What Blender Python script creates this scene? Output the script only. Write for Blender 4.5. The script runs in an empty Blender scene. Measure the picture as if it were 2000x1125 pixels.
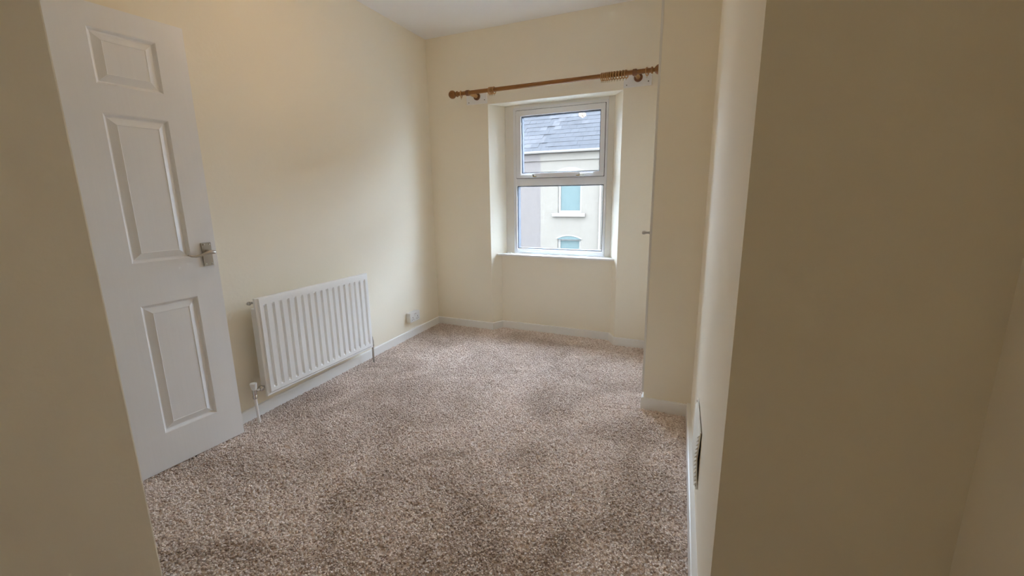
import bpy, bmesh, math, random
from mathutils import Vector, Matrix
random.seed(7)
scene = bpy.context.scene
COL = scene.collection

# ------------------------------------------------------------------ camera
YAW, PITCH, ROLL, F_PX, EYE = math.radians(24.4805), math.radians(12.0313), math.radians(-0.76942), 851.695, 1.24
fwd = Vector((-math.sin(YAW) * math.cos(PITCH), math.cos(YAW) * math.cos(PITCH), -math.sin(PITCH)))
rt = Vector((math.cos(YAW), math.sin(YAW), 0))
up = rt.cross(fwd)
rt2 = math.cos(ROLL) * rt + math.sin(ROLL) * up
up2 = -math.sin(ROLL) * rt + math.cos(ROLL) * up
cam_d = bpy.data.cameras.new('camera')
cam_d.sensor_fit = 'HORIZONTAL'
cam_d.sensor_width = 36.0
cam_d.lens = F_PX / 2000.0 * 36.0
cam_d.clip_start = 0.02
cam_d.clip_end = 200
cam = bpy.data.objects.new('camera', cam_d)
COL.objects.link(cam)
cam.matrix_world = Matrix(((rt2.x, up2.x, -fwd.x, 0), (rt2.y, up2.y, -fwd.y, 0), (rt2.z, up2.z, -fwd.z, EYE), (0, 0, 0, 1)))
scene.camera = cam

# ------------------------------------------------------------------ sky, exposure
SKY = 26.5
LAMP = 44.0
EXPOSURE = 0.62
world = bpy.data.worlds.new('overcast_sky')
scene.world = world
world.use_nodes = True
bg = world.node_tree.nodes['Background']
bg.inputs[0].default_value = (0.60, 0.77, 1.0, 1)
wn = world.node_tree
# CIE overcast sky: luminance rises from the horizon to the zenith as (1 + 2 sin h) / 3
tcw = wn.nodes.new('ShaderNodeTexCoord')
sep = wn.nodes.new('ShaderNodeSeparateXYZ')
cl = wn.nodes.new('ShaderNodeMath')
cl.operation = 'MAXIMUM'
cl.inputs[1].default_value = 0.0
mad = wn.nodes.new('ShaderNodeMath')
mad.operation = 'MULTIPLY_ADD'
mad.inputs[1].default_value = SKY * 2 / 3
mad.inputs[2].default_value = SKY / 3
wn.links.new(tcw.outputs['Generated'], sep.inputs[0])
wn.links.new(sep.outputs['Z'], cl.inputs[0])
wn.links.new(cl.outputs[0], mad.inputs[0])
wn.links.new(mad.outputs[0], bg.inputs[1])
scene.view_settings.view_transform = 'Standard'
scene.view_settings.look = 'None'
scene.view_settings.gamma = 1.0
scene.view_settings.use_curve_mapping = False
scene.view_settings.exposure = EXPOSURE
# sampling portal in the window opening (guides sky rays, gives no light of its own)
pl = bpy.data.lights.new('window_portal', 'AREA')
pl.shape = 'RECTANGLE'
pl.size, pl.size_y = 0.95, 1.30
pl.cycles.is_portal = True
po = bpy.data.objects.new('window_portal', pl)
COL.objects.link(po)
po.location = (-1.22, 3.86, 1.35)
po.rotation_euler = (math.radians(-90), 0, 0)
scene.cycles.max_bounces = 12
scene.cycles.diffuse_bounces = 10
scene.cycles.transparent_max_bounces = 8
scene.cycles.caustics_reflective = False
scene.cycles.caustics_refractive = False
scene.cycles.use_adaptive_sampling = True
scene.cycles.adaptive_threshold = 0.4
scene.cycles.adaptive_min_samples = 12


# ------------------------------------------------------------------ materials
def s2l(c):
    return tuple(((v / 255 / 12.92) if v / 255 <= 0.04045 else ((v / 255 + 0.055) / 1.055) ** 2.4) for v in c)


def mat(name, col, rough=0.6, metal=0.0, bump=None, vary=None, spec=None):
    """col linear rgb; bump=(scale, strength, distance); vary=(scale, amount)"""
    m = bpy.data.materials.new(name)
    m.use_nodes = True
    nt = m.node_tree
    b = nt.nodes['Principled BSDF']
    b.inputs['Base Color'].default_value = (*col, 1)
    b.inputs['Roughness'].default_value = rough
    b.inputs['Metallic'].default_value = metal
    if spec is not None:
        b.inputs['Specular IOR Level'].default_value = spec
    geo = nt.nodes.new('ShaderNodeNewGeometry')
    if vary:
        n = nt.nodes.new('ShaderNodeTexNoise')
        n.inputs['Scale'].default_value = vary[0]
        n.inputs['Detail'].default_value = 4
        nt.links.new(geo.outputs['Position'], n.inputs['Vector'])
        r = nt.nodes.new('ShaderNodeValToRGB')
        r.color_ramp.elements[0].position = 0.3
        r.color_ramp.elements[1].position = 0.7
        r.color_ramp.elements[0].color = (*[max(0, v * (1 - vary[1])) for v in col], 1)
        r.color_ramp.elements[1].color = (*[min(1, v * (1 + vary[1])) for v in col], 1)
        nt.links.new(n.outputs['Fac'], r.inputs['Fac'])
        nt.links.new(r.outputs['Color'], b.inputs['Base Color'])
    if bump:
        n2 = nt.nodes.new('ShaderNodeTexNoise')
        n2.inputs['Scale'].default_value = bump[0]
        n2.inputs['Detail'].default_value = 3
        nt.links.new(geo.outputs['Position'], n2.inputs['Vector'])
        bp = nt.nodes.new('ShaderNodeBump')
        bp.inputs['Strength'].default_value = bump[1]
        bp.inputs['Distance'].default_value = bump[2]
        nt.links.new(n2.outputs['Fac'], bp.inputs['Height'])
        nt.links.new(bp.outputs['Normal'], b.inputs['Normal'])
    return m


def grain_mat(name, c1, c2, rough, stretch, bump_d):
    m = bpy.data.materials.new(name)
    m.use_nodes = True
    nt = m.node_tree
    b = nt.nodes['Principled BSDF']
    b.inputs['Roughness'].default_value = rough
    tc = nt.nodes.new('ShaderNodeTexCoord')
    mp = nt.nodes.new('ShaderNodeMapping')
    mp.inputs['Scale'].default_value = stretch
    n = nt.nodes.new('ShaderNodeTexNoise')
    n.inputs['Scale'].default_value = 1.0
    n.inputs['Detail'].default_value = 4
    n.inputs['Distortion'].default_value = 0.6
    r = nt.nodes.new('ShaderNodeValToRGB')
    r.color_ramp.elements[0].position = 0.3
    r.color_ramp.elements[1].position = 0.72
    r.color_ramp.elements[0].color = (*c1, 1)
    r.color_ramp.elements[1].color = (*c2, 1)
    bp = nt.nodes.new('ShaderNodeBump')
    bp.inputs['Strength'].default_value = 0.5
    bp.inputs['Distance'].default_value = bump_d
    nt.links.new(tc.outputs['Object'], mp.inputs['Vector'])
    nt.links.new(mp.outputs['Vector'], n.inputs['Vector'])
    nt.links.new(n.outputs['Fac'], r.inputs['Fac'])
    nt.links.new(r.outputs['Color'], b.inputs['Base Color'])
    nt.links.new(n.outputs['Fac'], bp.inputs['Height'])
    nt.links.new(bp.outputs['Normal'], b.inputs['Normal'])
    return m


M = {}
M['wall'] = mat('cream_emulsion', (0.90, 0.838, 0.70), 0.55, bump=(55, 0.12, 0.004), vary=(1.3, 0.012), spec=0.12)
M['ceiling'] = mat('white_emulsion', (0.90, 0.895, 0.885), 0.8, bump=(30, 0.1, 0.004))
M['gloss'] = mat('white_satinwood', (0.885, 0.875, 0.845), 0.35, bump=(90, 0.06, 0.001))
M['door'] = grain_mat('white_door_paint', (0.88, 0.875, 0.865), (0.89, 0.885, 0.875), 0.4, (90, 60, 3.0), 0.0005)
M['upvc'] = mat('white_upvc', (0.80, 0.81, 0.83), 0.3)
M['cream_wood'] = mat('cream_painted_timber', (0.78, 0.75, 0.68), 0.45)
M['radiator'] = mat('white_radiator_enamel', (0.885, 0.875, 0.845), 0.3)
M['white_plastic'] = mat('white_plastic', (0.80, 0.79, 0.76), 0.35)
M['vent'] = mat('ivory_plastic', (0.78, 0.75, 0.66), 0.4)
M['chrome'] = mat('chrome', (0.62, 0.60, 0.57), 0.18, 1.0)
M['nickel'] = mat('brushed_nickel', (0.48, 0.45, 0.40), 0.32, 1.0)
M['dark'] = mat('dark_slot', (0.015, 0.014, 0.013), 0.6)
M['gasket'] = mat('grey_rubber_gasket', (0.06, 0.065, 0.075), 0.6)
M['brass'] = mat('dull_brass', (0.42, 0.34, 0.18), 0.4, 1.0)
M['screw'] = mat('dull_steel', (0.16, 0.14, 0.12), 0.5, 0.6)
M['pine'] = grain_mat('varnished_pine', (0.225, 0.088, 0.012), (0.30, 0.125, 0.022), 0.42, (6, 120, 120), 0.0004)
M['oakdark'] = grain_mat('varnished_pine_endgrain', (0.14, 0.048, 0.012), (0.21, 0.08, 0.02), 0.4, (80, 80, 80), 0.0003)
M['ring'] = grain_mat('pale_varnished_beech', (0.42, 0.21, 0.06), (0.52, 0.28, 0.09), 0.35, (60, 60, 60), 0.0002)
M['cord'] = mat('white_flex', (0.75, 0.74, 0.70), 0.5)


def glass_mat():
    m = bpy.data.materials.new('window_glass')
    m.use_nodes = True
    nt = m.node_tree
    nt.nodes.remove(nt.nodes['Principled BSDF'])
    out = nt.nodes['Material Output']
    tr = nt.nodes.new('ShaderNodeBsdfTransparent')
    gl = nt.nodes.new('ShaderNodeBsdfGlossy')
    gl.inputs['Roughness'].default_value = 0.0
    lw = nt.nodes.new('ShaderNodeLayerWeight')
    lw.inputs['Blend'].default_value = 0.5
    pw = nt.nodes.new('ShaderNodeMath')
    pw.operation = 'POWER'
    pw.inputs[1].default_value = 4.0
    ma = nt.nodes.new('ShaderNodeMath')
    ma.operation = 'MULTIPLY_ADD'
    ma.inputs[1].default_value = 0.7
    ma.inputs[2].default_value = 0.03
    mx = nt.nodes.new('ShaderNodeMixShader')
    nt.links.new(lw.outputs['Facing'], pw.inputs[0])
    nt.links.new(pw.outputs[0], ma.inputs[0])
    nt.links.new(ma.outputs[0], mx.inputs['Fac'])
    nt.links.new(tr.outputs[0], mx.inputs[1])
    nt.links.new(gl.outputs[0], mx.inputs[2])
    nt.links.new(mx.outputs[0], out.inputs['Surface'])
    return m


M['glass'] = glass_mat()


# ------------------------------------------------------------------ mesh helpers
def box(bm, x0, x1, y0, y1, z0, z1):
    v = [bm.verts.new(p) for p in ((x0, y0, z0), (x1, y0, z0), (x1, y1, z0), (x0, y1, z0), (x0, y0, z1), (x1, y0, z1), (x1, y1, z1), (x0, y1, z1))]
    for f in ((0, 3, 2, 1), (4, 5, 6, 7), (0, 1, 5, 4), (1, 2, 6, 5), (2, 3, 7, 6), (3, 0, 4, 7)):
        bm.faces.new([v[i] for i in f])


def prism(bm, plan, z0, z1):
    """plan: list of (x,y), extruded upwards"""
    a = [bm.verts.new((p[0], p[1], z0)) for p in plan]
    b = [bm.verts.new((p[0], p[1], z1)) for p in plan]
    n = len(plan)
    bm.faces.new(a[::-1])
    bm.faces.new(b)
    for i in range(n):
        j = (i + 1) % n
        bm.faces.new((a[i], a[j], b[j], b[i]))


def lathe(bm, prof, origin, axis, seg=20):
    """prof: list of (r, t) along axis"""
    axis = Vector(axis).normalized()
    h = Vector((0, 0, 1)) if abs(axis.z) < 0.9 else Vector((1, 0, 0))
    u = axis.cross(h).normalized()
    w = axis.cross(u)
    o = Vector(origin)
    rings = []
    for r, t in prof:
        if r < 1e-6:
            rings.append([bm.verts.new(o + axis * t)])
        else:
            rings.append([bm.verts.new(o + axis * t + (u * math.cos(2 * math.pi * i / seg) + w * math.sin(2 * math.pi * i / seg)) * r) for i in range(seg)])
    for a, b in zip(rings[:-1], rings[1:]):
        for i in range(seg):
            j = (i + 1) % seg
            q = [a[i % len(a)], a[j % len(a)], b[j % len(b)], b[i % len(b)]]
            q2 = []
            for v in q:
                if v not in q2:
                    q2.append(v)
            if len(q2) >= 3:
                bm.faces.new(q2)
    for rg in (rings[0], rings[-1]):
        if len(rg) > 1:
            bm.faces.new(rg)


def tube(bm, pts, rad, seg=12):
    """swept tube, rad a number or a list"""
    pts = [Vector(p) for p in pts]
    rs = rad if isinstance(rad, (list, tuple)) else [rad] * len(pts)
    rings = []
    pu = None
    for i, p in enumerate(pts):
        d = (pts[min(i + 1, len(pts) - 1)] - pts[max(i - 1, 0)]).normalized()
        h = pu if pu else (Vector((0, 0, 1)) if abs(d.z) < 0.9 else Vector((1, 0, 0)))
        u = (h - d * h.dot(d)).normalized()
        pu = u
        w = d.cross(u)
        rings.append([bm.verts.new(p + (u * math.cos(2 * math.pi * k / seg) + w * math.sin(2 * math.pi * k / seg)) * rs[i]) for k in range(seg)])
    for a, b in zip(rings[:-1], rings[1:]):
        for k in range(seg):
            j = (k + 1) % seg
            bm.faces.new((a[k], a[j], b[j], b[k]))
    bm.faces.new(rings[0][::-1])
    bm.faces.new(rings[-1])


def torus(bm, c, axis, R, r, seg=24, ms=8):
    axis = Vector(axis).normalized()
    h = Vector((0, 0, 1)) if abs(axis.z) < 0.9 else Vector((1, 0, 0))
    u = axis.cross(h).normalized()
    w = axis.cross(u)
    c = Vector(c)
    rg = []
    for i in range(seg):
        a = 2 * math.pi * i / seg
        d = u * math.cos(a) + w * math.sin(a)
        rg.append([bm.verts.new(c + d * (R + r * math.cos(2 * math.pi * k / ms)) + axis * r * math.sin(2 * math.pi * k / ms)) for k in range(ms)])
    for i in range(seg):
        a, b = rg[i], rg[(i + 1) % seg]
        for k in range(ms):
            j = (k + 1) % ms
            bm.faces.new((a[k], b[k], b[j], a[j]))


def build(name, bm, m, parent=None, loc=None, rotz=None, bevel=0, smooth=False, kind=None, label=None, cat=None, group=None):
    bmesh.ops.recalc_face_normals(bm, faces=bm.faces)
    if bevel:
        es = [e for e in bm.edges if len(e.link_faces) == 2 and e.calc_face_angle(0) > 0.6]
        bmesh.ops.bevel(bm, geom=es, offset=bevel, segments=2, profile=0.6, affect='EDGES', clamp_overlap=True)
    me = bpy.data.meshes.new(name)
    bm.to_mesh(me)
    bm.free()
    for mm in (m if isinstance(m, (list, tuple)) else [m]):
        me.materials.append(mm)
    if smooth:
        me.shade_smooth()
        me.set_sharp_from_angle(angle=math.radians(smooth if smooth is not True else 40))
    o = bpy.data.objects.new(name, me)
    COL.objects.link(o)
    if parent:
        o.parent = parent
    if loc:
        o.location = loc
    if rotz is not None:
        o.rotation_euler = (0, 0, rotz)
    return tag(o, kind, label, cat, group)


def tag(o, kind=None, label=None, cat=None, group=None):
    if kind:
        o['kind'] = kind
    if label:
        o['label'] = label
    if cat:
        o['category'] = cat
    if group:
        o['group'] = group
    return o


def empty(name, loc=(0, 0, 0), rotz=0, **k):
    o = bpy.data.objects.new(name, None)
    o.empty_display_size = 0.1
    COL.objects.link(o)
    o.location = loc
    o.rotation_euler = (0, 0, rotz)
    return tag(o, **k)


def B():
    return bmesh.new()


# ------------------------------------------------------------------ the shell
H = 2.578
LW_O = Vector((-2.3107, 1.4142, 0))           # left wall: a point on its face at floor level
LW_R = math.radians(2.407)                    # and its bearing (local x out of wall, y along it)
lw_n = Vector((math.cos(LW_R), math.sin(LW_R), 0))
lw_u = Vector((-math.sin(LW_R), math.cos(LW_R), 0))


def LW(x, y):
    p = LW_O + lw_n * x + lw_u * y
    return (p.x, p.y)


FAR = 3.503
REV_L, REV_R = -1.797, -0.667                  # window recess, front edges
FRM = 3.66                                     # plane of the window frame
FRL, FRR = -1.715, -0.756                      # recess at the frame
APR = 3.606                                    # apron panel under the sill
APL, APR_R = REV_L + (FRL - REV_L) * (APR - FAR) / (FRM - FAR), REV_R + (FRR - REV_R) * (APR - FAR) / (FRM - FAR)
HEAD = 1.993
RW_A, RW_B = (0.0598, 0.97), (-0.029, 2.46)     # right wall near edge, cupboard corner
CUP_X, CUP_Y = -0.286, 2.46                    # cupboard side wall
PART_X, PART_Y = -1.318, 0.525                 # end of the near left wall
NR_X = 0.460                                   # corner of the near right wall
BACK = -0.60

bm = B()
prism(bm, [(-2.9, BACK - .15), (0.75, BACK - .15), (0.75, FAR + .3), (-2.9, FAR + .3)], -0.12, -0.004)
build('floor', bm, mat('brown_underlay', (0.30, 0.235, 0.19), 0.95), kind='structure', label='brown base of the carpeted floor')
bm = B()
prism(bm, [(-2.9, BACK - .15), (0.75, BACK - .15), (0.75, FAR + .3), (-2.9, FAR + .3)], H, H + 0.12)
build('ceiling', bm, M['ceiling'], kind='structure', label='plain white ceiling')

bm = B()
a, b_ = LW(0, -3.0), LW(0, 2.5)
prism(bm, [a, b_, (b_[0] - .2, b_[1]), (a[0] - .2, a[1])], 0, H)
build('wall_left', bm, M['wall'], kind='structure', label='long cream wall behind the door and radiator')

bm = B()
OUT = 3.80
prism(bm, [(-2.75, FAR), (REV_L, FAR), (FRL, FRM), (FRL, OUT), (-2.75, OUT)], 0, H)
prism(bm, [(REV_R, FAR), (0.6, FAR), (0.6, OUT), (FRR, OUT), (FRR, FRM)], 0, H)
prism(bm, [(REV_L, FAR), (REV_R, FAR), (FRR, FRM), (FRR, OUT), (FRL, OUT), (FRL, FRM)], HEAD, H)
prism(bm, [(APL, APR), (APR_R, APR), (FRR, FRM), (FRR, OUT), (FRL, OUT), (FRL, FRM)], 0, 0.70)
build('wall_far', bm, M['wall'], kind='structure', label='cream window wall with a splayed recess reaching the floor')

bm = B()
prism(bm, [RW_A, (NR_X, RW_A[1]), (NR_X + .2, RW_A[1]), (NR_X + .2, RW_B[1] + .02), RW_B], 0, H)
build('wall_right', bm, M['wall'], kind='structure', label='narrow cream right wall with the air vent and its near face')
bm = B()
prism(bm, [(NR_X, BACK - .1), (NR_X + .2, BACK - .1), (NR_X + .2, RW_A[1]), (NR_X, RW_A[1])], 0, H)
build('wall_right_near', bm, M['wall'], kind='structure', label='cream side wall at the right picture edge')
bm = B()
prism(bm, [(PART_X - .10, BACK - .1), (PART_X, BACK - .1), (PART_X, PART_Y), (PART_X - .10, PART_Y)], 0, H)
build('wall_left_near', bm, M['wall'], bevel=0.004, kind='structure', label='shaded cream wall end at the left picture edge')
bm = B()
prism(bm, [(-2.8, BACK - .15), (NR_X + .2, BACK - .15), (NR_X + .2, BACK), (-2.8, BACK)], 0, H)
build('wall_back', bm, M['wall'], kind='structure', label='cream wall behind the camera')
# wall over the doorway
bm = B()
prism(bm, [(-2.42, PART_Y - .12), (PART_X - .10, PART_Y - .12), (PART_X - .10, PART_Y - .02), (-2.42, PART_Y - .02)], 2.02, H)
build('wall_doorway', bm, M['wall'], kind='structure', label='cream wall above the doorway')
# door lining
bm = B()
box(bm, -2.42, -2.262, .405, .512, 0, 2.02)
box(bm, -1.446, -1.419, .405, .512, 0, 1.992)
box(bm, -2.262, -1.419, .405, .512, 1.992, 2.02)
build('trim_1', bm, M['gloss'], bevel=.002, kind='structure', label='white door lining')

# cupboard side wall and its door facing the room
bm = B()
prism(bm, [(CUP_X, CUP_Y), (0.2, CUP_Y), (0.2, FAR), (CUP_X, FAR)], 0, H)
build('wall_cupboard', bm, M['wall'], kind='structure', label='cream side of the built-in cupboard right of the window')
d2 = empty('door_2', (CUP_X, CUP_Y, 0), kind='structure', label='slim cream cupboard door seen edge-on')
bm = B()
box(bm, -0.013, -0.0005, 0.004, 0.82, 0.105, H - .01)
build('door_leaf', bm, M['cream_wood'], d2, bevel=.0015)
bm = B()
lathe(bm, [(0, 0), (.0095, 0), (.0098, .006), (.0068, .012), (.0064, .022), (.008, .028), (.0105, .034), (.0105, .042), (.008, .047), (0, .048)], (-0.013, 0.06, 1.026), (-1, 0, 0), 18)
k = build('door_knob', bm, M['nickel'], d2, smooth=35, label='small metal knob')

# baseboards
SK_H, SK_T = 0.074, 0.013


def skirting(name, path, label, side=1, h=SK_H, t=SK_T, m=None):
    """path of wall-face points (x,y); the board stands to the right (side=1) of the walking direction"""
    pts = [Vector((p[0], p[1])) for p in path]
    off = []
    for i, p in enumerate(pts):
        ns = []
        if i > 0:
            d = (pts[i] - pts[i - 1]).normalized()
            ns.append(Vector((d.y, -d.x)) * side)
        if i < len(pts) - 1:
            d = (pts[i + 1] - pts[i]).normalized()
            ns.append(Vector((d.y, -d.x)) * side)
        if len(ns) == 2:
            n = (ns[0] + ns[1]).normalized()
            n = n / max(0.3, n.dot(ns[0]))
        else:
            n = ns[0]
        off.append(n)
    prof = [(0, -0.003), (t, -0.003), (t, h - .006), (t - .0015, h - .002), (t - .005, h), (0, h)]
    bm = B()
    rings = []
    for p, n in zip(pts, off):
        rings.append([bm.verts.new((p.x + n.x * d, p.y + n.y * d, z)) for d, z in prof])
    for a, b in zip(rings[:-1], rings[1:]):
        for k in range(len(prof)):
            j = (k + 1) % len(prof)
            bm.faces.new((a[k], a[j], b[j], b[k]))
    bm.faces.new(rings[0])
    bm.faces.new(rings[-1])
    return build(name, bm, m or M['gloss'], kind='structure', label=label)


skirting('baseboard_left', [LW(0, -.62), LW(0, 2.105)], 'white skirting board below the radiator wall')
skirting('baseboard_far', [(LW(0, 2.09)[0], FAR), (REV_L, FAR), (APL, APR), (APR_R, APR), (REV_R, FAR), (CUP_X - .014, FAR)], 'white skirting board stepping into the window recess')
skirting('baseboard_cupboard', [(CUP_X, CUP_Y + .9), (CUP_X, CUP_Y), (RW_B[0], CUP_Y)], 'white skirting board wrapped round the cupboard corner', h=.078)
skirting('baseboard_right', [RW_B, RW_A], 'white skirting board along the right wall below the vent', h=.085, t=.022)
skirting('baseboard_right_near', [RW_A, (NR_X, RW_A[1]), (NR_X, BACK)], 'white skirting board of the near right corner')
skirting('baseboard_left_near', [(PART_X, BACK), (PART_X, PART_Y)], 'white skirting board of the near left wall')
skirting('baseboard_back', [(NR_X, BACK), (PART_X, BACK)], 'white skirting board behind the camera')

# ------------------------------------------------------------------ the window
win = empty('window_1', (0, FRM, 0), kind='structure', label='white plastic window with a top opening light over a fixed pane')
FX0, FX1, FZ0, FZ1 = -1.636, -0.806, 0.722, 1.972


def ring_frame(bm, x0, x1, z0, z1, w, y0, y1, ws=None):
    """picture frame of mitred bars, w wide (l, r, b, t)"""
    l, r, b, t = ws or (w, w, w, w)
    o = [(x0, z0), (x1, z0), (x1, z1), (x0, z1)]
    i = [(x0 + l, z0 + b), (x1 - r, z0 + b), (x1 - r, z1 - t), (x0 + l, z1 - t)]
    vs = {}
    for tagn, loop in (('o', o), ('i', i)):
        for k, p in enumerate(loop):
            for yn, y in (('f', y0), ('b', y1)):
                vs[(tagn, k, yn)] = bm.verts.new((p[0], y, p[1]))
    for k in range(4):
        j = (k + 1) % 4
        bm.faces.new((vs[('o', k, 'f')], vs[('o', j, 'f')], vs[('i', j, 'f')], vs[('i', k, 'f')]))
        bm.faces.new((vs[('o', k, 'b')], vs[('i', k, 'b')], vs[('i', j, 'b')], vs[('o', j, 'b')]))
        bm.faces.new((vs[('o', k, 'f')], vs[('o', k, 'b')], vs[('o', j, 'b')], vs[('o', j, 'f')]))
        bm.faces.new((vs[('i', k, 'f')], vs[('i', j, 'f')], vs[('i', j, 'b')], vs[('i', k, 'b')]))


TR0, TR1 = 1.317, 1.387
bm = B()
ring_frame(bm, FX0, FX1, FZ0, FZ1, 0, 0, .065, (.031, .021, .038, .026))
box(bm, FX0 + .03, FX1 - .02, 0.001, .064, TR0, TR1 - .004)
build('window_frame', bm, M['upvc'], win, bevel=.003, smooth=35)
sash = B()
SX0, SX1, SZ0, SZ1 = -1.604, -0.828, 1.384, 1.945
ring_frame(sash, SX0, SX1, SZ0, SZ1, 0, -.012, .045, (.046, .036, .040, .046))
sash = build('opening_sash', sash, M['upvc'], win, bevel=.004, smooth=35)
GX0, GX1, GZ0, GZ1 = SX0 + .046, SX1 - .036, SZ0 + .04, SZ1 - .046
bm = B()
ring_frame(bm, GX0 - .002, GX1 + .002, GZ0 - .002, GZ1 + .002, .009, .004, .046)
build('gasket', bm, M['gasket'], sash)
bm = B()
ring_frame(bm, SX0 - .0035, SX1 + .0035, SZ0 - .0035, SZ1 + .0035, .0045, -.0025, .002)  # dark strip drawn where the gap round the sash is only shade
build('gap_shade', bm, M['gasket'], win, label='dark strip standing in for the shadow gap round the opening sash')
bm = B()
box(bm, GX0 - .004, GX1 + .004, .014, .034, GZ0 - .004, GZ1 + .004)
build('pane', bm, M['glass'], sash, label='upper glass pane')
LX0, LX1, LZ0, LZ1 = FX0 + .031, FX1 - .021, FZ0 + .038, TR0
bm = B()
ring_frame(bm, LX0 - .001, LX1 + .001, LZ0 - .001, LZ1 + .001, .008, .012, .066)
build('gasket', bm, M['gasket'], win)
bm = B()
box(bm, LX0 - .004, LX1 + .004, .022, .042, LZ0 - .004, LZ1 + .004)
build('pane', bm, M['glass'], win, label='lower glass pane')
# handles on the bottom rail of the opening light
for hx, sgn in ((-1.452, -1), (-1.012, 1)):
    bm = B()
    box(bm, hx - .026, hx + .026, -.026, -.012, 1.392, 1.414)
    lathe(bm, [(0, 0), (.010, 0), (.010, .012), (.007, .016), (0, .016)], (hx, -.026, 1.402), (0, -1, 0), 14)
    pts = [(hx, -.036, 1.402), (hx + sgn * .02, -.04, 1.404), (hx + sgn * .06, -.036, 1.406), (hx + sgn * .10, -.032, 1.407)]
    tube(bm, pts, [.008, .007, .0065, .005], 10)
    h = build('handle', bm, M['white_plastic'], sash, smooth=40)
    bm = B()
    lathe(bm, [(0, 0), (.0055, 0), (.0055, .002), (0, .002)], (hx - sgn * .012, -.026, 1.405), (0, -1, 0), 12)
    build('key_lock', bm, M['dark'], h)
    bm = B()
    tube(bm, [(hx - sgn * .012, -.028, 1.396), (hx - sgn * .03, -.03, 1.394), (hx - sgn * .045, -.024, 1.395)], [.006, .005, .003], 8)
    build('catch', bm, M['brass'], h)
# timber boxing each side and above, and the sill board
bm = B()
box(bm, FRL + .001, FX0, 0.004, .06, .716, HEAD)
build('boxing', bm, M['cream_wood'], win, bevel=.003)
bm = B()
box(bm, FX1, FRR - .001, 0.004, .06, .716, HEAD)
build('boxing', bm, M['cream_wood'], win, bevel=.003)
bm = B()
box(bm, FX0, FX1, 0.01, .06, FZ1, HEAD)
build('boxing', bm, M['gloss'], win, bevel=.002)
bm = B()
SY = 3.557
sl = REV_L + (FRL - REV_L) * (SY - FAR) / (FRM - FAR)
sr = REV_R + (FRR - REV_R) * (SY - FAR) / (FRM - FAR)
prism(bm, [(sl + .002, SY - FRM), (sr - .002, SY - FRM), (FRR - .002, .06), (FRL + .002, .06)], .7005, .7165)
build('window_sill', bm, M['gloss'], win, bevel=.003)

bm = B()
box(bm, -.010, .010, -.008, .006, 0, .010)
box(bm, .014, .040, -.010, .008, 0, .007)
t = build('blind_clip', bm, M['white_plastic'], loc=(-1.690, 3.628, .7165), bevel=.002, label='tiny white plastic blind clip on the left end of the sill', cat='clip')
bm = B()
lathe(bm, [(0, 0), (.004, 0), (.004, .003), (0, .003)], (-.010, -.001, .006), (-1, 0, 0), 10)
build('hole', bm, M['dark'], t)

# ------------------------------------------------------------------ the door
D_O = Vector((-2.2508, 0.5187, 0))
D_R = math.radians(-3.243)
door = empty('door_1', D_O, D_R, kind='structure', label='white six-panel door standing open against the left wall')
DW, DH, DT = 0.826, 1.981, 0.035
DZ0 = 0.012
cols = [(DW - .711, DW - .484), (DW - .342, DW - .115)]
rows = [(.185, .788), (.975, 1.579), (1.688, 1.893)]
bm = B()
ys = [0, cols[0][0], cols[0][1], cols[1][0], cols[1][1], DW]
zs = [DZ0, rows[0][0], rows[0][1], rows[1][0], rows[1][1], rows[2][0], rows[2][1], DH]
fv = [[bm.verts.new((0, y, z)) for z in zs] for y in ys]
for i in range(5):
    for j in range(7):
        if i in (1, 3) and j in (1, 3, 5):
            continue
        bm.faces.new((fv[i][j], fv[i + 1][j], fv[i + 1][j + 1], fv[i][j + 1]))
bk = [bm.verts.new(p) for p in ((-DT, 0, DZ0), (-DT, DW, DZ0), (-DT, DW, DH), (-DT, 0, DH))]
bm.faces.new(bk)
bm.faces.new([fv[i][0] for i in range(6)] + [bk[1], bk[0]])
bm.faces.new([fv[i][7] for i in range(6)] + [bk[2], bk[3]])
bm.faces.new([fv[0][j] for j in range(8)] + [bk[3], bk[0]])
bm.faces.new([fv[5][j] for j in range(8)] + [bk[2], bk[1]])
build('door_leaf', bm, M['door'], door)
for (y0, y1) in cols:
    for (z0, z1) in rows:
        bm = B()
        rings = []
        for ins, x in ((0, 0), (.004, -.0035), (.009, -.0115), (.013, -.0130), (.036, -.0035), (.041, -.0018), (.0425, -.0034), (.044, -.0034)):
            rings.append([bm.verts.new((x, a, b)) for a, b in ((y0 + ins, z0 + ins), (y1 - ins, z0 + ins), (y1 - ins, z1 - ins), (y0 + ins, z1 - ins))])
        for a, b in zip(rings[:-1], rings[1:]):
            for k in range(4):
                j = (k + 1) % 4
                bm.faces.new((a[k], a[j], b[j], b[k]))
        bm.faces.new(rings[-1])
        build('panel', bm, M['door'], door)
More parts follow.
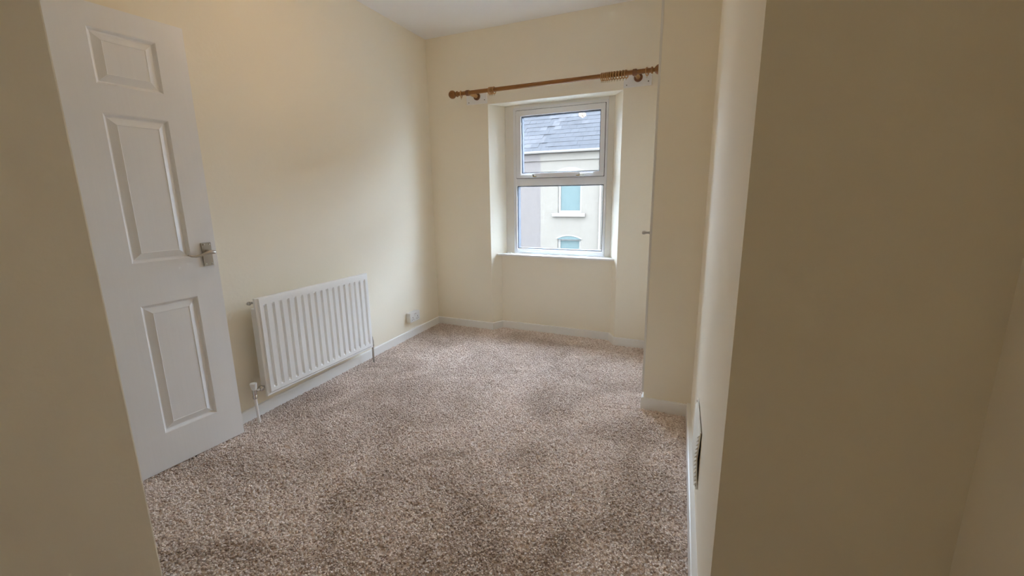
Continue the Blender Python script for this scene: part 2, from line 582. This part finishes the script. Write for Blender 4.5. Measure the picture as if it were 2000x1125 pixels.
# handle
hy = DW - .045
bm = B()
box(bm, 0, .0075, hy - .0215, hy + .0215, .925, 1.036)
plate = build('handle_plate', bm, M['nickel'], door, bevel=.0012, label='brushed metal lever handle plate')
bm = B()
lathe(bm, [(.011, 0), (.0095, .018), (.008, .040)], (.007, hy, .992), (1, 0, 0), 16)
tube(bm, [(.046, hy + .012, .991), (.049, hy, .993), (.050, hy - .012, .993), (.050, hy - .03, .990), (.050, hy - .05, .984), (.049, hy - .072, .980), (.048, hy - .09, .983), (.047, hy - .104, .990)], [.0075, .0095, .0090, .0075, .006, .005, .0042, .003], 12)
build('lever', bm, M['nickel'], plate, smooth=50)
for sy in (-.013, .013):
    for sz in (.934, 1.027):
        bm = B()
        lathe(bm, [(.0036, 0), (.0036, .0012), (.002, .0022), (0, .0024)], (.0075, hy + sy, sz), (1, 0, 0), 10)
        build('screw', bm, M['chrome'], plate, smooth=50)
for hz in (.23, 1.0, 1.75):
    bm = B()
    lathe(bm, [(.006, 0), (.006, .09)], (.004, -.005, hz), (0, 0, 1), 10)
    build('hinge', bm, M['nickel'], door)

# ------------------------------------------------------------------ the radiator
rad = empty('radiator', LW_O, LW_R, label='white fluted panel radiator on the left wall beside the open door', cat='radiator')
RY0, RY1, RZ0, RZ1, RXF = .087, .985, .140, .706, .113
RWid = RY1 - RY0


def depth(y, z):
    e = min(y - RY0, RY1 - y, z - RZ0, RZ1 - z)
    return e


NG = 17
g0, g1 = RY0 + .052, RY1 - .046
pitch = (g1 - g0) / (NG - 1)
yl = [(RY0, -.022), (RY0, -.010), (RY0 + .004, -.008), (RY0 + .014, -.008), (RY0 + .020, 0)]
gy = []
for i in range(NG):
    c = g0 + i * pitch
    gy += [(c - .0105, 0), (c - .0035, -1), (c + .0035, -1), (c + .0105, 0)]
yl += gy + [(RY1 - .020, 0), (RY1 - .014, -.008), (RY1 - .004, -.008), (RY1, -.010), (RY1, -.022)]
zl = [(RZ0, -.022), (RZ0, -.010), (RZ0 + .004, -.008), (RZ0 + .012, -.008), (RZ0 + .020, 0), (RZ0 + .042, 0), (RZ0 + .056, 1), (RZ1 - .052, 1), (RZ1 - .040, 0), (RZ1 - .012, 0), (RZ1 - .004, -.002), (RZ1, -.008), (RZ1, -.022)]
bm = B()
tilt = -0.012
gv = []
for (y, dy) in yl:
    row = []
    for (z, dz) in zl:
        gdep = -.0125 if (dy == -1 and dz == 1) else 0
        d = min(dy if dy > -.5 else 0, dz if dz < .5 else 0) + gdep
        row.append(bm.verts.new((RXF + d, y, z + tilt * (y - (RY0 + RY1) / 2))))
    gv.append(row)
for i in range(len(yl) - 1):
    for j in range(len(zl) - 1):
        bm.faces.new((gv[i][j], gv[i + 1][j], gv[i + 1][j + 1], gv[i][j + 1]))
loop = [gv[i][0] for i in range(len(yl))] + [gv[-1][j] for j in range(1, len(zl))] + [gv[i][-1] for i in range(len(yl) - 2, -1, -1)] + [gv[0][j] for j in range(len(zl) - 2, 0, -1)]
bm.faces.new(loop)
bmesh.ops.remove_doubles(bm, verts=bm.verts, dist=1e-5)
build('front_panel', bm, M['radiator'], rad, smooth=25)
bm = B()
box(bm, .050, .088, RY0 + .008, RY1 - .008, RZ0 + .045, RZ1 - .055)
build('back_panel', bm, M['radiator'], rad, bevel=.004)
for by in (RY0 + .16, RY1 - .16):
    bm = B()
    box(bm, 0.0005, .050, by - .02, by + .02, RZ0 + .06, RZ1 - .08)
    build('bracket', bm, M['radiator'], rad)
bm = B()
lathe(bm, [(.007, 0), (.007, .014), (.011, .014), (.011, .024), (.006, .026), (.006, .032), (0, .033)], (.082, RY0 + .001, RZ1 - .018), (0, -1, 0), 6)
build('air_vent', bm, M['chrome'], rad, label='small metal bleed plug')
# left valve with white cap, right lockshield
bm = B()
lathe(bm, [(.009, 0), (.009, .018), (.015, .018), (.016, .022), (.016, .034), (.013, .038), (.009, .038), (.009, .06)], (.080, RY0 + .012, .198), (0, -1, 0), 12)
lathe(bm, [(.008, .0), (.012, .004), (.012, .018), (.0095, .022), (.011, .030), (.012, .050), (.009, .058), (.009, .064)], (.080, .030, .152), (0, 0, 1), 14)
v = build('valve', bm, M['chrome'], rad, smooth=40, label='chrome radiator valve')
bm = B()
lathe(bm, [(.0, 0), (.013, .0), (.0145, .006), (.018, .034), (.017, .038), (0, .039)], (.080, .030, .208), (0, 0, 1), 12)
build('valve_cap', bm, M['white_plastic'], v, smooth=35, label='white plastic valve cap')
bm = B()
tube(bm, [(.080, .030, .154), (.081, .0305, .08), (.083, .033, -.006)], .0075, 12)
build('pipe', bm, M['gloss'], rad, smooth=50, label='white painted radiator pipe')
bm = B()
lathe(bm, [(.009, 0), (.009, .010), (.014, .010), (.014, .020), (.008, .022), (.008, .03)], (.080, RY1 - .006, .172), (0, 1, 0), 12)
lathe(bm, [(.008, .0), (.011, .004), (.011, .014), (.008, .018), (.010, .028), (.010, .046), (.007, .052), (.007, .066), (.004, .078), (0, .079)], (.080, RY1 + .024, .132), (0, 0, 1), 14)
build('valve', bm, M['nickel'], rad, smooth=40, label='metal lockshield valve')
bm = B()
tube(bm, [(.080, RY1 + .024, .134), (.079, RY1 + .024, .06), (.078, RY1 + .024, -.006)], .0072, 12)
build('pipe', bm, M['nickel'], rad, smooth=50, label='bare metal radiator pipe')

# ------------------------------------------------------------------ the double socket
so = empty('wall_socket', LW_O, LW_R, label='white double plug socket low on the left wall near the corner', cat='socket')
sy0, sy1, sz0, sz1 = 1.556, 1.702, .154, .240
bm = B()
box(bm, 0.0005, .036, sy0 + .001, sy1 - .001, sz0 + .001, sz1 - .001)
build('back_box', bm, M['white_plastic'], so, bevel=.004)
bm = B()
box(bm, .036, .045, sy0, sy1, sz0, sz1)
fp = build('face_plate', bm, M['white_plastic'], so, bevel=.003)
for c in (sy0 + .037, sy1 - .037):
    for (dy, z0, z1, w) in ((0, .196, .206, .0045), (-.011, .180, .185, .006), (.011, .180, .185, .006)):
        bm = B()
        box(bm, .0445, .0458, c + dy - w / 2, c + dy + w / 2, z0 - .006, z1 - .006)
        build('pin_slot', bm, M['dark'], fp)
for c in (sy0 + .066, sy1 - .066):
    bm = B()
    box(bm, .0445, .048, c - .005, c + .005, .208, .228)
    s = build('rocker_switch', bm, M['white_plastic'], so, bevel=.001)
    bm = B()
    box(bm, .0478, .0484, c - .004, c + .004, .2245, .2275)
    build('indicator', bm, mat('red_indicator', (.25, .03, .02), .5), s)

# ------------------------------------------------------------------ air vent on the right wall
rwv = Vector((RW_B[0] - RW_A[0], RW_B[1] - RW_A[1], 0)).normalized()
# local x points out of the wall into the room (-X), local y runs towards the camera
vent = empty('air_vent', (RW_A[0], RW_A[1], 0), math.atan2(-rwv.x, rwv.y), label='ivory plastic louvred air vent low on the right wall', cat='vent')
vy0, vy1, vz0, vz1 = .57, .86, .188, .412


def vbow(y, z):
    """lower near corner has sprung off the wall"""
    a = max(0, (vy1 - y) / (vy1 - vy0))
    b = max(0, 1 - abs((z - (vz0 + .12)) / .10))
    return -(.003 + .0055 * a * b)


bm = B()
N = 12
gr = []
for i in range(N + 1):
    y = vy0 + (vy1 - vy0) * i / N
    gr.append([[bm.verts.new((vbow(y, vz0 + (vz1 - vz0) * j / N) - t_, y, vz0 + (vz1 - vz0) * j / N)) for t_ in (0, .004)] for j in range(N + 1)])
for i in range(N):
    for j in range(N):
        hole = 1 <= i < N - 1 and 1 <= j < N - 1
        if not hole:
            bm.faces.new((gr[i][j][1], gr[i + 1][j][1], gr[i + 1][j + 1][1], gr[i][j + 1][1]))
            bm.faces.new((gr[i][j][0], gr[i][j + 1][0], gr[i + 1][j + 1][0], gr[i + 1][j][0]))
        else:
            bm.faces.new((gr[i][j][0], gr[i][j + 1][0], gr[i + 1][j + 1][0], gr[i + 1][j][0]))
for i in range(N):
    for j in (0, N):
        bm.faces.new((gr[i][j][0], gr[i + 1][j][0], gr[i + 1][j][1], gr[i][j][1]))
        bm.faces.new((gr[j][i][0], gr[j][i + 1][0], gr[j][i + 1][1], gr[j][i][1]))
build('vent_plate', bm, M['vent'], vent)
NL = 13
for i in range(NL):
    z = vz0 + .016 + (vz1 - vz0 - .036) * i / (NL - 1)
    bm = B()
    ya, yb = vy0 + .004, vy1 - .018
    xa, xb = vbow(ya, z) - .003, vbow(yb, z) - .003
    va = [bm.verts.new((xa + d, ya, z + dz)) for d, dz in ((0, .010), (-.008, -.001), (-.008, -.0035), (0, .001))]
    vb = [bm.verts.new((xb + d, yb, z + dz)) for d, dz in ((0, .010), (-.008, -.001), (-.008, -.0035), (0, .001))]
    for k in range(4):
        j = (k + 1) % 4
        bm.faces.new((va[k], va[j], vb[j], vb[k]))
    bm.faces.new(va)
    bm.faces.new(vb)
    build('louvre', bm, M['vent'], vent)
for (y, z) in ((vy1 - .010, vz1 - .010), (vy0 + .010, vz0 + .008)):
    bm = B()
    lathe(bm, [(.004, 0), (.003, .0015), (0, .002)], (vbow(y, z) - .004, y, z), (-1, 0, 0), 10)
    build('screw', bm, M['screw'], vent)

# ------------------------------------------------------------------ curtain pole
PY, PZ = 3.335, 2.062
PXL, PXR = -1.985, -0.452
pole = empty('curtain_pole', (0, PY, PZ), label='varnished pine curtain pole with ball finials above the window', cat='curtain pole')
bm = B()
lathe(bm, [(.0155, 0), (.0155, PXR - PXL)], (PXL, 0, 0), (1, 0, 0), 20)
build('pole', bm, M['pine'], pole, smooth=40)
for x, s in ((PXL, -1), (PXR, 1)):
    bm = B()
    R_ = .0325
    prof = [(.0155, 0), (.021, .002), (.023, .007), (.021, .012), (.0125, .015), (.0125, .022), (.016, .026)]
    for k in range(3, 17):
        a = math.pi * k / 17
        prof.append((R_ * math.sin(a), .026 + R_ * .86 - R_ * math.cos(a)))
    prof.append((0, .026 + R_ * 1.86))
    lathe(bm, prof, (x, 0, 0), (s, 0, 0), 24)
    build('finial', bm, M['pine'], pole, smooth=35, label='turned wooden ball finial')
PLY = FAR - .012 - PY
for x in (-1.893, -0.560):
    bm = B()
    lathe(bm, [(.031, 0), (.031, .006), (.027, .012), (.020, .015)], (x, PLY, 0), (0, -1, 0), 24)
    br = build('bracket', bm, M['oakdark'], pole, smooth=35, label='round wooden bracket rosette')
    bm = B()
    lathe(bm, [(.0165, .010), (.0150, .030), (.0150, PLY - .02), (.0165, PLY - .006)], (x, PLY, 0), (0, -1, 0), 20)
    build('stem', bm, M['ring'], br, smooth=35)
    bm = B()
    lathe(bm, [(.0205, -.014), (.0225, -.010), (.0225, .010), (.0205, .014)], (x, 0, -.001), (1, 0, 0), 22)
    build('cup', bm, M['oakdark'], br, smooth=35)
for (x0, x1, w) in ((-1.995, -1.800, 'left'), (-0.664, -0.466, 'right')):
    bm = B()
    box(bm, x0, x1, FAR - .012, FAR - .0003, 2.002, 2.118)
    pb = build('mounting_board', bm, M['gloss'], bevel=.002, label='white painted mounting board behind the %s curtain pole bracket' % w, cat='board', group='curtain pole mounting boards')
    for sx, sz in ((x0 + .022, 2.018), (x1 - .022, 2.030)):
        bm = B()
        lathe(bm, [(.0045, 0), (.004, .001), (0, .0012)], (sx, FAR - .012, sz), (0, -1, 0), 10)
        build('screw', bm, M['screw'], pb)
# rings (each hangs on the pole by its top)
RR, Rr = .0252, .0040
bm = B()
torus(bm, (0, 0, 0), (1, 0, 0), RR, Rr, 26, 8)
ring_o = build('curtain_ring', bm, M['ring'], smooth=True)
bm = B()
torus(bm, (0, 0, -RR - Rr - .0045), (0, 1, 0), .0045, .0011, 12, 6)
eye_o = build('eyelet', bm, M['brass'], ring_o, smooth=True)
ORD = ['first', 'second', 'third', 'fourth', 'fifth', 'sixth', 'seventh', 'eighth', 'ninth', 'tenth', 'eleventh']
spots = [(-1.955, 12, 'lone pale wooden curtain ring between the left ball finial and bracket')]
for i, x in enumerate((-1.692, -1.680, -1.668, -1.651)):
    spots.append((x, random.uniform(-5, 5), '%s wooden curtain ring from the left in the small left-hand cluster' % ORD[i]))
xs = [-.790, -.777, -.763, -.750, -.736, -.719, -.700, -.680, -.660, -.639, -.619]
for i, x in enumerate(xs):
    spots.append((x, -4 - 1.6 * i + random.uniform(-3, 3), '%s wooden curtain ring from the left in the long right-hand cluster' % ORD[i]))
spots.append((-.478, -16, 'lone wooden curtain ring beside the right-hand finial'))
for i, (x, a, lab) in enumerate(spots):
    o = ring_o if i == 0 else ring_o.copy()
    if i:
        COL.objects.link(o)
        e = eye_o.copy()
        COL.objects.link(e)
        e.parent = o
    o.location = (x, PY, PZ + .0155 - (RR - Rr))
    o.rotation_euler = (0, 0, math.radians(a))
    tag(o, None, lab, 'curtain ring', 'curtain rings on the pole')

# ------------------------------------------------------------------ pendant lamp (out of view, its bulb mirrors in the upper pane)
em = bpy.data.materials.new('warm_bulb')
em.use_nodes = True
nt = em.node_tree
nt.nodes.remove(nt.nodes['Principled BSDF'])
e_ = nt.nodes.new('ShaderNodeEmission')
e_.inputs[0].default_value = (1.0, 0.68, 0.38, 1)
e_.inputs[1].default_value = LAMP
nt.links.new(e_.outputs[0], nt.nodes['Material Output'].inputs['Surface'])
LPX, LPY, LPZ = -1.550, 1.80, 2.204
lamp = empty('pendant_lamp', (LPX, LPY, 0), label='bare warm bulb hanging from the ceiling on a short white flex', cat='lamp')
bm = B()
lathe(bm, [(.04, 0), (.04, -.012), (.02, -.03), (.006, -.034)], (0, 0, H), (0, 0, 1), 20)
build('ceiling_rose', bm, M['white_plastic'], lamp, smooth=35)
bm = B()
tube(bm, [(0, 0, H - .03), (0, 0, LPZ + .09)], .003, 8)
build('flex', bm, M['cord'], lamp)
bm = B()
lathe(bm, [(.006, .095), (.016, .085), (.018, .05), (.016, .04)], (0, 0, LPZ), (0, 0, 1), 18)
build('lamp_holder', bm, M['white_plastic'], lamp, smooth=35)
bm = B()
lathe(bm, [(.014, .046), (.017, .036), (.030, .022), (.039, .004), (.039, -.010), (.032, -.028), (.017, -.038), (0, -.041)], (0, 0, LPZ), (0, 0, 1), 20)
build('bulb', bm, em, lamp, smooth=60, label='glowing warm white bulb')

# ------------------------------------------------------------------ carpet
def carpet_mat():
    m = bpy.data.materials.new('beige_brown_twist_pile')
    m.use_nodes = True
    nt = m.node_tree
    b = nt.nodes['Principled BSDF']
    b.inputs['Roughness'].default_value = 0.95
    b.inputs['Specular IOR Level'].default_value = 0.1
    oi = nt.nodes.new('ShaderNodeObjectInfo')
    r = nt.nodes.new('ShaderNodeValToRGB')
    els = r.color_ramp.elements
    els[0].position = 0.0
    els[0].color = (0.60, 0.485, 0.41, 1)
    els[1].position = 1.0
    els[1].color = (0.96, 0.885, 0.83, 1)
    e = els.new(0.5)
    e.color = (0.85, 0.74, 0.67, 1)
    nt.links.new(oi.outputs['Random'], r.inputs['Fac'])
    geo = nt.nodes.new('ShaderNodeNewGeometry')
    n = nt.nodes.new('ShaderNodeTexNoise')
    n.inputs['Scale'].default_value = 1.7
    n.inputs['Detail'].default_value = 5
    n.inputs['Roughness'].default_value = 0.62
    n.inputs['Distortion'].default_value = 0.8
    nt.links.new(geo.outputs['Position'], n.inputs['Vector'])
    r2 = nt.nodes.new('ShaderNodeValToRGB')
    r2.color_ramp.elements[0].position = 0.36
    r2.color_ramp.elements[1].position = 0.56
    r2.color_ramp.elements[0].color = (0.76, 0.73, 0.70, 1)
    r2.color_ramp.elements[1].color = (1, 1, 1, 1)
    nt.links.new(n.outputs['Fac'], r2.inputs['Fac'])
    mx = nt.nodes.new('ShaderNodeMix')
    mx.data_type = 'RGBA'
    mx.blend_type = 'MULTIPLY'
    mx.inputs['Factor'].default_value = 1.0
    nt.links.new(r.outputs['Color'], mx.inputs[6])
    nt.links.new(r2.outputs['Color'], mx.inputs[7])
    nt.links.new(mx.outputs[2], b.inputs['Base Color'])
    return m


M['carpet'] = carpet_mat()
bm = B()
t_ = .010
plan = [LW(t_, -.85), LW(t_, 2.09 - t_), (REV_L, FAR - t_), (APL, APR - t_), (APR_R, APR - t_), (REV_R, FAR - t_), (CUP_X - t_, FAR - t_), (CUP_X - t_, CUP_Y - t_), (RW_B[0] - t_, CUP_Y - t_), (RW_A[0] - t_, RW_A[1]), (RW_A[0] - t_, RW_A[1] - t_), (0.12, .55), (-1.44, .45), (-1.55, .45)]
bm.faces.new([bm.verts.new((p[0], p[1], 0.0)) for p in plan])
bmesh.ops.triangulate(bm, faces=bm.faces)
carpet = build('carpet', bm, M['carpet'], kind='stuff', label='beige and brown flecked twist pile carpet across the whole floor', cat='carpet')
ng = bpy.data.node_groups.new('carpet_pile', 'GeometryNodeTree')
ng.interface.new_socket('Geometry', in_out='INPUT', socket_type='NodeSocketGeometry')
ng.interface.new_socket('Geometry', in_out='OUTPUT', socket_type='NodeSocketGeometry')
N_ = ng.nodes
gi = N_.new('NodeGroupInput')
go = N_.new('NodeGroupOutput')
dp = N_.new('GeometryNodeDistributePointsOnFaces')
dp.distribute_method = 'RANDOM'
dp.inputs['Density'].default_value = 23000
dp.inputs['Seed'].default_value = 3
cone = N_.new('GeometryNodeMeshCone')
cone.inputs['Vertices'].default_value = 5
cone.inputs['Radius Top'].default_value = 0.0032
cone.inputs['Radius Bottom'].default_value = 0.0042
cone.inputs['Depth'].default_value = 0.008
sm = N_.new('GeometryNodeSetMaterial')
sm.inputs['Material'].default_value = M['carpet']
rv = N_.new('FunctionNodeRandomValue')
rv.data_type = 'FLOAT_VECTOR'
rv.inputs[0].default_value = (-.55, -.55, 0)
rv.inputs[1].default_value = (.55, .55, 6.28)
rs = N_.new('FunctionNodeRandomValue')
rs.data_type = 'FLOAT'
rs.inputs[2].default_value = .7
rs.inputs[3].default_value = 1.35
rs.inputs['Seed'].default_value = 5
ip = N_.new('GeometryNodeInstanceOnPoints')
jn = N_.new('GeometryNodeJoinGeometry')
L_ = ng.links
L_.new(gi.outputs[0], dp.inputs['Mesh'])
L_.new(dp.outputs['Points'], ip.inputs['Points'])
L_.new(cone.outputs['Mesh'], sm.inputs['Geometry'])
L_.new(sm.outputs['Geometry'], ip.inputs['Instance'])
L_.new(rv.outputs[0], ip.inputs['Rotation'])
L_.new(rs.outputs[1], ip.inputs['Scale'])
L_.new(ip.outputs['Instances'], jn.inputs[0])
L_.new(gi.outputs[0], jn.inputs[0])
L_.new(jn.outputs[0], go.inputs[0])
md = carpet.modifiers.new('pile', 'NODES')
md.node_group = ng

# ------------------------------------------------------------------ houses across the street
HY = 16.0
K = HY / 19.5


def hx(x):
    return x * K


def hz(z):
    return EYE + (z - EYE) * K


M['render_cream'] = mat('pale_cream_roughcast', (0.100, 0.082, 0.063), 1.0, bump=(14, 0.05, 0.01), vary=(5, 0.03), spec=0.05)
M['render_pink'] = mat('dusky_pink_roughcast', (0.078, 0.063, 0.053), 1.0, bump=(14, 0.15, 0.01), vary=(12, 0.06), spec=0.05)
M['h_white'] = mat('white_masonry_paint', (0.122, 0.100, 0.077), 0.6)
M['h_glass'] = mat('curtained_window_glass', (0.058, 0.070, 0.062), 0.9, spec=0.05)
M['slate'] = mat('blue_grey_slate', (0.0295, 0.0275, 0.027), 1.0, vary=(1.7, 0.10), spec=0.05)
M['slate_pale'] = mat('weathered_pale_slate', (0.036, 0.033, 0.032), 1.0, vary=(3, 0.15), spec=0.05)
M['road'] = mat('grey_tarmac', (0.10, 0.10, 0.10), 0.9, vary=(4, .1))
GROUND = -3.4
bm = B()
box(bm, -40, 30, 4.4, 40, GROUND - .1, GROUND)
build('road', bm, M['road'], kind='structure', label='grey street far below the window')
SPL = hx(-7.345)
GUT = hz(3.12)
PIT = math.radians(38)
RUN = 4.6
roof_n = Vector((0, -math.sin(PIT), math.cos(PIT)))
sm_me = {}
bm = B()
box(bm, -.148, .148, 0, .42, 0, .006)
bmesh.ops.recalc_face_normals(bm, faces=bm.faces)
for key in ('slate', 'slate_pale'):
    me = bpy.data.meshes.new(key)
    bm.to_mesh(me)
    me.materials.append(M[key])
    sm_me[key] = me
bm.free()


def house(x0, x1, wall_m, label, inner):
    h = empty('terraced_house', ((x0 + x1) / 2, HY, GROUND), label=label, cat='house', group='houses across the street')
    ox = (x0 + x1) / 2

    def part(name, bm, m, parent=h, **k):
        o = build(name, bm, m, parent, **k)
        if parent is h:
            o.location = (-ox, -HY, -GROUND)
        return o
    bm = B()
    ins = inner
    if not ins:
        box(bm, x0, x1, HY, HY + 8, GROUND, GUT - .05)
    else:
        (wx0, wx1) = hx(-6.50), hx(-5.39)
        rowsz = [(hz(.40), hz(2.22)), (GROUND + .9, hz(-.80))]
        xs_ = [x0, wx0, wx1, x1]
        z_ = [GROUND, rowsz[1][0], rowsz[1][1], rowsz[0][0], rowsz[0][1], GUT - .05]
        for i in range(3):
            for j in range(5):
                if i == 1 and j in (1, 3):
                    continue
                box(bm, xs_[i], xs_[i + 1], HY, HY + .2, z_[j], z_[j + 1])
        box(bm, x0, x1, HY + .3, HY + 8, GROUND, GUT - .05)
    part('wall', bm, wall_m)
    if ins:
        for j, (z0, z1) in enumerate(rowsz):
            # arched head rising a little above the opening
            bm = B()
            n = 10
            rise = .13
            lo, hi = [], []
            for i in range(n + 1):
                u = i / n
                x = wx0 - .04 + (wx1 - wx0 + .08) * u
                z = z1 + rise * (1 - (2 * u - 1) ** 2)
                lo.append((x, z))
                hi.append((x, z + .045))
            a = [bm.verts.new((p[0], HY - .03, p[1])) for p in lo]
            b = [bm.verts.new((p[0], HY - .03, p[1])) for p in hi]
            c = [bm.verts.new((p[0], HY + .01, p[1])) for p in lo]
            d = [bm.verts.new((p[0], HY + .01, p[1])) for p in hi]
            for i in range(n):
                for q in ((a[i], a[i + 1], b[i + 1], b[i]), (b[i], b[i + 1], d[i + 1], d[i]), (a[i + 1], a[i], c[i], c[i + 1])):
                    bm.faces.new(q)
            w = part('window', bm, M['h_white'], label='window with a shallow arched head')
            bm = B()
            lo2 = [bm.verts.new((p[0], HY - .012, p[1])) for p in lo]
            base = [bm.verts.new((lo[0][0], HY - .012, z1 - .002)), bm.verts.new((lo[-1][0], HY - .012, z1 - .002))]
            bm.faces.new([base[0]] + lo2[1:-1] + [base[1]])
            build('arch_infill', bm, M['h_white'] if j == 0 else M['h_glass'], w)
            bm = B()
            ring_frame(bm, wx0, wx1, z0, z1, 0, HY + .07, HY + .13, (.09, .07, .09, .05))
            build('window_frame', bm, M['h_white'], w)
            bm = B()
            box(bm, wx0 + .08, wx1 - .06, HY + .10, HY + .115, z0 + .08, z1 - .04)
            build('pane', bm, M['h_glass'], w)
            bm = B()
            box(bm, wx0 - .20, wx1 + .16, HY - .10, HY + .08, z0 - .13, z0)
            build('sill', bm, M['h_white'], w, bevel=.01)
        bm = B()
        lathe(bm, [(.04, 0), (.04, GUT - GROUND - .3)], (hx(-4.52), HY - .07, GROUND), (0, 0, 1), 12)
        part('drainpipe', bm, M['h_white'], smooth=40)
    bm = B()
    box(bm, x0, x1, HY - .05, HY, hz(2.74), GUT - .06)
    part('eaves_band', bm, wall_m)
    bm = B()
    # half-round gutter
    n = 8
    pr = [(HY - .16 + .075 * math.cos(math.pi + math.pi * i / n), GUT + .02 + .075 * math.sin(math.pi + math.pi * i / n)) for i in range(n + 1)] + [(HY - .085, GUT + .035), (HY - .235, GUT + .035)]
    a = [bm.verts.new((x0, p[0], p[1])) for p in pr]
    b = [bm.verts.new((x1, p[0], p[1])) for p in pr]
    for i in range(len(pr)):
        j = (i + 1) % len(pr)
        bm.faces.new((a[i], a[j], b[j], b[i]))
    bm.faces.new(a)
    bm.faces.new(b)
    part('gutter', bm, M['h_white'], smooth=40)
    # roof deck, then slates
    bm = B()
    y0, z0 = HY - .14, GUT + .01
    y1, z1 = y0 + RUN, z0 + RUN * math.tan(PIT)
    for (xa, xb) in ((x0, x1),):
        v = [bm.verts.new(p) for p in ((xa, y0, z0), (xb, y0, z0), (xb, y1, z1), (xa, y1, z1), (xa, y1 + RUN, z0), (xb, y1 + RUN, z0))]
        bm.faces.new((v[0], v[1], v[2], v[3]))
        bm.faces.new((v[3], v[2], v[5], v[4]))
        bm.faces.new((v[0], v[3], v[4]))
        bm.faces.new((v[1], v[5], v[2]))
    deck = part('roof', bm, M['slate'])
    gauge, wdt = .29, .30
    stuff = B()
    rr = random.Random(3)
    rows_n = int(RUN / math.cos(PIT) / gauge)
    for r_ in range(rows_n):
        s = r_ * gauge
        oy, oz = y0 + s * math.cos(PIT), z0 + s * math.sin(PIT)
        xo = (r_ % 2) * wdt / 2
        nx = int((x1 - x0) / wdt)
        for c_ in range(nx):
            x = x0 + wdt / 2 + xo + c_ * wdt
            if x + wdt / 2 > x1 + .02:
                continue
            in_view = r_ < 15 and hx(-8.7) < x < hx(-4.2)
            # pale weathered streak running up to the right
            streak = -6.75 + r_ * .118 + rr.uniform(-.35, .35)
            pale = abs(x - streak) < .30 and rr.random() < .75 or rr.random() < .04 or (x < -6.2 and r_ < 5 and rr.random() < .4)
            lift = .012 + rr.uniform(0, .006)
            mtx = Matrix.Translation((x, oy - roof_n.y * 0 + roof_n.y * lift, oz + roof_n.z * lift)) @ Matrix.Rotation(PIT - .030, 4, 'X')
            if in_view:
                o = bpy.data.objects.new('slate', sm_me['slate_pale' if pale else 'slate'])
                COL.objects.link(o)
                o.parent = deck
                o.matrix_basis = mtx
            else:
                vv = [stuff.verts.new(mtx @ Vector(p)) for p in ((-.148, 0, 0), (.148, 0, 0), (.148, .42, 0), (-.148, .42, 0), (-.148, 0, .012), (.148, 0, .012), (.148, .42, .012), (-.148, .42, .012))]
                for f in ((4, 5, 6, 7), (0, 1, 5, 4), (1, 2, 6, 5), (3, 0, 4, 7)):
                    stuff.faces.new([vv[i] for i in f])
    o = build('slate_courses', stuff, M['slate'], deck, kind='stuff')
    return h


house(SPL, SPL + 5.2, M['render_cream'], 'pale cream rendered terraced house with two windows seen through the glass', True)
house(SPL + 14.0, SPL + 24.0, M['render_cream'], 'unseen pale rendered house added along the street to block low sky light', False)  # added out of view to block low sky; gap before it lets light in
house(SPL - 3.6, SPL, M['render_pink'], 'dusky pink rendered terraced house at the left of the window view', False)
